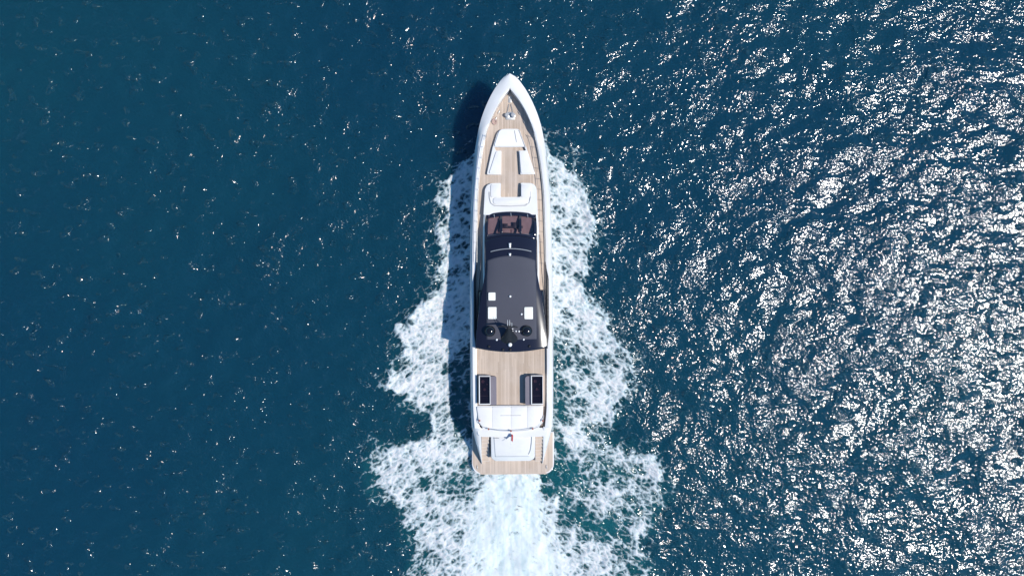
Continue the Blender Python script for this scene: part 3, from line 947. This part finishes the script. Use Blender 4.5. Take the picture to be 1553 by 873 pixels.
# ---- side buttresses: black wings that sweep from the roof down to the bulwark
for s in (-1, 1):
    rws = []
    for py in np.linspace(440, 527, 26):
        t = (py - 440) / 87
        a = roof_pt(s, py)
        ztop = a[2] - 0.10
        xo = lx(float(np.interp(py, [428, 470, 500, 527], [50.2, 52.4, 52.8, 52.6])), 3.2)
        xi = min(abs(a[0]) - 0.04, xo - 0.05)
        ztop2 = 3.25 + (ztop - 3.25) * (0.10 + 0.62 * t ** 0.8)
        rws.append([(s * xo, ly(py, 3.2), 3.10), (s * xo, ly(py, 3.2), 3.14 + 0.35 * t), (s * (xi * 0.45 + xo * 0.55), ly(py, 3.6), ztop2 * (0.55) + 0.45 * (3.2 + 0.3 * t)), (s * (xi * 0.8 + xo * 0.2), ly(py, 4.2), ztop2)])
    loft('side_wing', rws, M['black_gloss'], yacht, thick=0.04)
    # dark inlet let into the cap beside it
    pts = []
    for py in np.linspace(402, 528, 30):
        z = 3.215
        pts.append([(s * lx(float(w_in(py)) + 0.2, z), ly(py), z), (s * lx(float(w_in(py)) + 0.3 + 3.6 * float(sstep(np.array(py), 402, 425)) * (1 - 0.7 * float(sstep(np.array(py), 500, 528))), z), ly(py), z - 0.01)])
    loft('air_intake', pts, M['black_matte'], yacht, thick=0.03)
    # swept handrail beside the house
    hp = [Q(ccx(a_) + s * b_, a_, 3.9) for a_, b_ in ((356, 44.0), (385, 45.0), (420, 47.2), (450, 50.0), (478, 51.8))]
    tube('side_handrail', [(p[0], p[1], zz) for p, zz in zip(hp, (3.75, 3.85, 3.85, 3.8, 3.5))], 0.028, M['dark_rail'], yacht, 8)

# ---- guard rails along the side decks
for s in (-1, 1):
    rail_pts = []
    for py in np.arange(206, 402, 6):
        z = float(z_cap(py)) + 0.42
        rail_pts.append((s * lx(float(w_in(py)) - 1.2, z), ly(py), z))
    rail = tube('guard_rail', rail_pts, 0.018, M['steel'], yacht, 8)
    st = None
    for py in np.arange(208, 402, 16.0):
        z0 = DECK
        x = s * (lx(float(w_in(py)) - 1.2, float(z_cap(py)) + 0.42)); y = ly(py); z1 = float(z_cap(py)) + 0.42
        if st is None:
            st = tube('stanchion', [(0, 0, 0), (0, 0, 1.0)], 0.016, M['steel'], rail, 6)
            o = st
        else:
            o = st.copy(); sc.collection.objects.link(o); o.parent = rail
        o.location = (x, y, z0); o.scale = (1, 1, z1 - z0)
    # a lower wire
    tube('guard_wire', [(p[0], p[1], p[2] - 0.22) for p in rail_pts], 0.008, M['steel'], rail, 6)

# ---- aft deck: two bar units, each a white carcass with a smoked glass lid and a grey seat
def bar_unit(pxa, pxb, seat_a, seat_b, py0, py1, chamfer_side, hgt, seat_h):
    z = DECK + hgt
    a, b = Q(pxa, py1, z), Q(pxb, py0, z)
    x0, x1, y0, y1 = a[0], b[0], a[1], b[1]
    t = 0.075
    bm = bmesh.new()
    for xx0, xx1, yy0, yy1 in ((x0, x1, y0, y0 + t), (x0, x1, y1 - t * 0.7, y1), (x0, x0 + t, y0 + t, y1 - t * 0.7), (x1 - t * 0.6, x1, y0 + t, y1 - t * 0.7)):
        box_bm(bm, xx0, xx1, yy0, yy1, DECK - 0.005, z, 0.02)
    u = from_bm('bar_unit', bm, M['gelcoat'], yacht, True)
    bm = bmesh.new(); box_bm(bm, x0 + t * 0.9, x1 - t * 0.5, y0 + t * 0.9, y1 - t * 0.6, DECK, z - 0.22)
    from_bm('bar_recess', bm, M['dark_panel'], u)
    ysp = y0 + (y1 - y0) * 0.30
    for ya, yb in ((y0 + t - 0.005, ysp - 0.012), (ysp + 0.012, y1 - t * 0.7 + 0.005)):
        bm = bmesh.new(); box_bm(bm, x0 + t - 0.005, x1 - t * 0.6 + 0.005, ya, yb, z - 0.045, z - 0.02)
        from_bm('glass_lid', bm, M['smoke_glass'], u)
    # bottles and a basin under the glass
    for fx_, fy_, r_ in ((0.35, 0.80, 0.12), (0.50, 0.52, 0.10), (0.72, 0.70, 0.06)):
        bm = bmesh.new(); lathe_bm(bm, [(r_, 0), (r_, 0.1), (r_ * 0.85, 0.11), (r_ * 0.8, 0.03), (0, 0.02)], (x0 + (x1 - x0) * fx_, y0 + (y1 - y0) * fy_, z - 0.215), 16)
        from_bm('basin', bm, M['tan_leather'], u, True)
    sa, sb = Q(seat_a, py1 + 0.5, DECK + seat_h), Q(seat_b, py0 + 0.6, DECK + seat_h)
    pts = [(sa[0], sa[1]), (sb[0], sa[1]), (sb[0], sb[1]), (sa[0], sb[1])]
    rr = [0.04, 0.04, 0.45 if chamfer_side > 0 else 0.03, 0.45 if chamfer_side < 0 else 0.03]
    prism('bench_seat', round_poly(pts, rr, 8), DECK - 0.005, DECK + seat_h, M['grey_seat'], u, 0.04)
    return u
u1 = bar_unit(726.3, 743.6, 744.0, 752.8, 569.6, 613.0, 1, 0.70, 0.42)
u2 = bar_unit(805.4, 823.6, 796.8, 805.0, 569.6, 613.4, -1, 0.80, 0.62)
u1['label'] = 'port bar unit with smoked glass lid'; u2['label'] = 'starboard bar unit with smoked glass lid'

# ---- aft sun pad and its rail
AZ = DECK + 0.26
base = prism('sun_pad_base', round_poly([Q(p[0], p[1], AZ) for p in ((722, 614.6), (824, 614.6), (822.5, 640), (817, 649), (800, 653), (776, 654.2), (752, 653), (733, 649), (725.5, 640))], 0.1), DECK - 0.3, AZ, M['gelcoat'], yacht, 0.04)
xsplit = [(723.2, 746.7), (746.9, 775.0), (775.2, 799.6), (799.8, 821.3)]
def pad_bottom(px): return 649.6 - ((px - 774) / 50.0) ** 2 * 6.0
for i, (a_, b_) in enumerate(xsplit):
    ins0 = 4.0 if i == 0 else 0; ins1 = 3.0 if i == 3 else 0
    pts = [Q(a_, 616, AZ), Q(b_, 616, AZ), Q(b_ - ins1, pad_bottom(b_), AZ), Q((a_ + b_) / 2, pad_bottom((a_ + b_) / 2), AZ), Q(a_ + ins0, pad_bottom(a_), AZ)]
    prism('aft_sun_pad', round_poly(pts[::-1], [0.25 if i == 0 else 0.02, 0, 0.25 if i == 3 else 0.02, 0.05, 0.05]), AZ - 0.02, AZ + 0.10, M['pad'], base, 0.012, 2)
q0, q1 = Q(759, 629.6, AZ + 0.1), Q(790.5, 629.6, AZ + 0.1)
tube('pad_crease_shade', [(q0[0], q0[1], AZ + 0.10), (q1[0], q1[1], AZ + 0.10)], 0.025, M['piping_and_crease'], base, 6)  # grey tube paints the shadow line of the backrest crease
rl = []
RZ = 3.46
for p in ((724.5, 630), (726.5, 640), (732, 646.5), (742, 650.2), (758, 652.4), (775, 653.2), (793, 652.2), (809, 649.6), (818.5, 645.8), (823, 640), (825, 630)):
    q = Q(p[0], p[1], RZ); rl.append((q[0], q[1], RZ if 632 < p[1] else 3.26))
rail = tube('stern_rail', rl, 0.02, M['steel'], yacht, 8)
for p in ((727.3, 637), (741, 650), (775, 653.2), (808, 649.8), (823.4, 638)):
    q = Q(p[0], p[1], RZ)
    bm = bmesh.new(); lathe_bm(bm, [(0.06, 0), (0.035, 0.08), (0.035, RZ - 3.02), (0.07, RZ - 3.0), (0.07, RZ - 2.96), (0, RZ - 2.95)], (q[0], q[1], 3.0), 10)
    from_bm('rail_post', bm, M['varnish'], rail, True)

# ---- stern: transom, garage hatch, stairs, wings, swim platform
PZ = 0.52
plat = prism('swim_platform', round_poly([Q(p[0], p[1], PZ) for p in ((715.8, 655), (715.8, 718.8), (840.2, 718.8), (840.2, 655))], [0, 0.98, 0.98, 0], 12), 0.05, PZ - 0.012, M['gelcoat'], yacht, 0.02)
pl_x0, pl_y0 = Q(716.6, 717.6, PZ); pl_x1, pl_y1 = Q(839.4, 656, PZ)
def plat_span(x):
    dd = min(x - pl_x0, pl_x1 - x)
    if dd < 0: return None
    rr = 0.92
    lo = pl_y0
    if dd < rr: lo = pl_y0 + rr - math.sqrt(max(0, rr * rr - (rr - dd) ** 2))
    return (lo, pl_y1)
boards('platform_planking', plat, plat_span, PZ, 0.105, 0.009, pl_x0 + 0.005, pl_x1 - 0.005, seed=8, lenr=(3.5, 5.0))
# margin board along the aft edge
q0, q1 = Q(728, 717.4, PZ), Q(829, 718.6, PZ)
bm = bmesh.new(); box_bm(bm, q0[0], q1[0], q1[1] + 0.0, q0[1] + 0.03, PZ - 0.02, PZ + 0.012, 0.008)
from_bm('margin_board', bm, M['teak'], plat)
# transom top shelf
tp = prism('transom', round_poly([Q(p[0], p[1], 2.9) for p in ((724, 648), (724.5, 657), (729.5, 661), (745, 661.5), (811, 661.5), (825.5, 661), (830, 657), (831, 648))], 0.12), 0.3, 3.02, M['gelcoat'], yacht, 0.06)
# garage hatch, sloping down aft
def hatch_z(x, y):
    t = (ly(655, 2.5) - y) / (ly(655, 2.5) - ly(699, 1.6))
    t = max(0, min(1, t))
    return 2.85 - 1.25 * t ** 1.4
GP = round_poly([Q(743.8, 659, 2.6), Q(744.6, 697.4, 1.6), Q(811.2, 697.4, 1.6), Q(811.4, 659, 2.6)], [0.02, 0.45, 0.45, 0.02], 8)
gr_rows = []
gy0, gy1 = Q(776, 656, 2.8)[1], Q(776, 698.2, 1.6)[1]
gx0 = Q(744.2, 680, 2.2)[0]; gx1 = Q(811.6, 680, 2.2)[0]
for t in np.linspace(0, 1, 16):
    y = gy0 + (gy1 - gy0) * t
    z = hatch_z(0, y)
    e = 0.30 * max(0, (t - 0.86) / 0.14) ** 2
    gr_rows.append([(gx0 + e, y, 0.45), (gx0 + e + 0.01, y, z - 0.12), (gx0 + e + 0.05, y, z - 0.03), (gx0 + e + 0.14, y, z), (0, y, z + 0.03), (gx1 - e - 0.14, y, z), (gx1 - e - 0.05, y, z - 0.03), (gx1 - e - 0.01, y, z - 0.12), (gx1 - e, y, 0.45)])
garage = loft('garage_hatch', gr_rows, M['gelcoat'], yacht, cap=True)
gp_rows = []
for t in np.linspace(0.14, 0.84, 14):
    y = gy0 + (gy1 - gy0) * t; z = hatch_z(0, y)
    w = 1.42 - 0.12 * t
    ctr = (gx0 + gx1) / 2 - 0.05
    gp_rows.append([(ctr - w, y, z + 0.012), (ctr - w * 0.95, y, z + 0.03), (ctr, y, z + 0.045), (ctr + w * 0.95, y, z + 0.03), (ctr + w, y, z + 0.012)])
loft('hatch_pad', gp_rows, M['pad'], garage, thick=0.03)
q = [Q(p[0], p[1], 2.5) for p in ((806.3, 659), (806, 672), (804.5, 683), (802, 690))]
tube('hatch_grab_rail', [(p[0], p[1], hatch_z(*p) + 0.07) for p in q], 0.02, M['steel'], garage, 8)
q = [Q(p[0], p[1], 2.6) for p in ((749, 662.6), (757, 663))]
tube('hatch_handle', [(p[0], p[1], hatch_z(*p) + 0.09) for p in q], 0.025, M['steel'], garage, 8)
# stairs either side
for s in (-1, 1):
    nst = 7
    st = None
    for i in range(nst):
        py0 = 660.5 + i * 5.4
        z = 2.55 - i * 0.285
        ha, hb = (46.6, 35.0)
        c = ccx(py0)
        a = Q(c + s * ha, py0, z); b = Q(c + s * hb, py0 + 6.0, z)
        xa, xb = min(a[0], b[0]), max(a[0], b[0])
        if i == 0:
            stair = prism('stairs', [(xa, b[1]), (xb, b[1]), (xb, a[1]), (xa, a[1])], 0.3, z - 0.02, M['gelcoat'], yacht)
        else:
            bm = bmesh.new(); box_bm(bm, xa, xb, b[1], a[1] - 0.02, 0.3, z - 0.02)
            from_bm('stair_riser', bm, M['gelcoat'], stair)
        bm = bmesh.new(); box_bm(bm, xa + 0.02, xb - 0.02, b[1] + 0.015, a[1] - 0.025, z - 0.03, z, 0.008)
        from_bm('stair_tread', bm, M['teak'], stair)
# stern wings running down to the platform
for s in (-1, 1):
    rws = []
    for py in np.linspace(647, 703, 20):
        t = (py - 647) / 56
        zt = 3.18 - 2.5 * t ** 1.25
        ho = float(np.interp(py, [647, 655, 670, 690, 703], [61.6, 60.2, 56.0, 50.2, 46.6]))
        hi = float(np.interp(py, [647, 658, 690, 703], [47.5, 47.2, 46.8, 45.6]))
        y = ly(py, zt)
        xo, xi = lx(ho, zt), lx(hi, zt)
        ww = xo - xi
        rws.append([(s * xi, y, 0.40), (s * xi, y, zt - 0.02), (s * (xi + ww * 0.12), y, zt), (s * (xi + ww * 0.55), y, zt - 0.02 - 0.05 * ww), (s * (xi + ww * 0.9), y, zt - 0.12 - 0.28 * ww), (s * xo, y, zt - 0.2 - 0.5 * ww), (s * xo, y, 0.40)])
    loft('stern_wing', rws, M['gelcoat'], yacht, cap=True)
cleat(724.2, 707.5, PZ, 0.0, 0.3); cleat(829, 707.5, PZ, 0.0, 0.3)

# ------------------------------------------------------------------ things aboard that could be lifted away
def to_world(p): return yacht.matrix_basis @ Vector(p)
flag = bpy.data.objects.new('ensign_flag', None); sc.collection.objects.link(flag)
q = Q(775.0, 654.5, 3.0)
flag.location = to_world((q[0], q[1], 3.02)); flag.rotation_euler = yacht.rotation_euler
tag(flag, 'red ensign on a short raked pole at the centre of the stern rail', 'flag')
tube('flag_pole', [(0, 0.0, -0.05), (0.0, -0.80, 0.62)], [0.022, 0.014], M['white_plastic'], flag, 8)
lathe('finial', [(0.0, 0), (0.03, 0.02), (0.03, 0.05), (0, 0.07)], (0.0, -0.80, 0.61), M['steel'], flag, 10)
rws = []
for t in np.linspace(0, 1, 9):
    row = []
    for u in np.linspace(0, 1, 12):
        py0 = -0.30 - 0.48 * t; pz0 = 0.45 + 0.70 * t
        row.append((0.015 + 0.11 * u + 0.03 * math.sin(8 * u + 2 * t), py0 * 0.9 + 0.16 - 0.05 * math.sin(u * 7 + t * 2) * u - 0.10 * u, pz0 * 0.58 - 0.22 * u + 0.04 * math.sin(u * 9)))
    rws.append(row)
loft('flag_cloth', rws, M['red_cloth'], flag, thick=0.006)

q = Q(750.0, 184.5, DECK)
bm = bmesh.new()
pts = []
for i in range(90):
    a = i * 0.42; r_ = 0.06 + 0.022 * (a / (2 * math.pi)) % 0.16
    pts.append((r_ * math.cos(a), 1.25 * r_ * math.sin(a), 0.02 + 0.012 * (a / (2 * math.pi))))
tube_bm(bm, pts, 0.017, 6)
coil = from_bm('rope_coil', bm, M['rope'], None, True)
w = to_world((q[0], q[1], DECK))
coil.location = w
tag(coil, 'small coil of reddish mooring rope on the teak foredeck beside the windlass', 'rope')
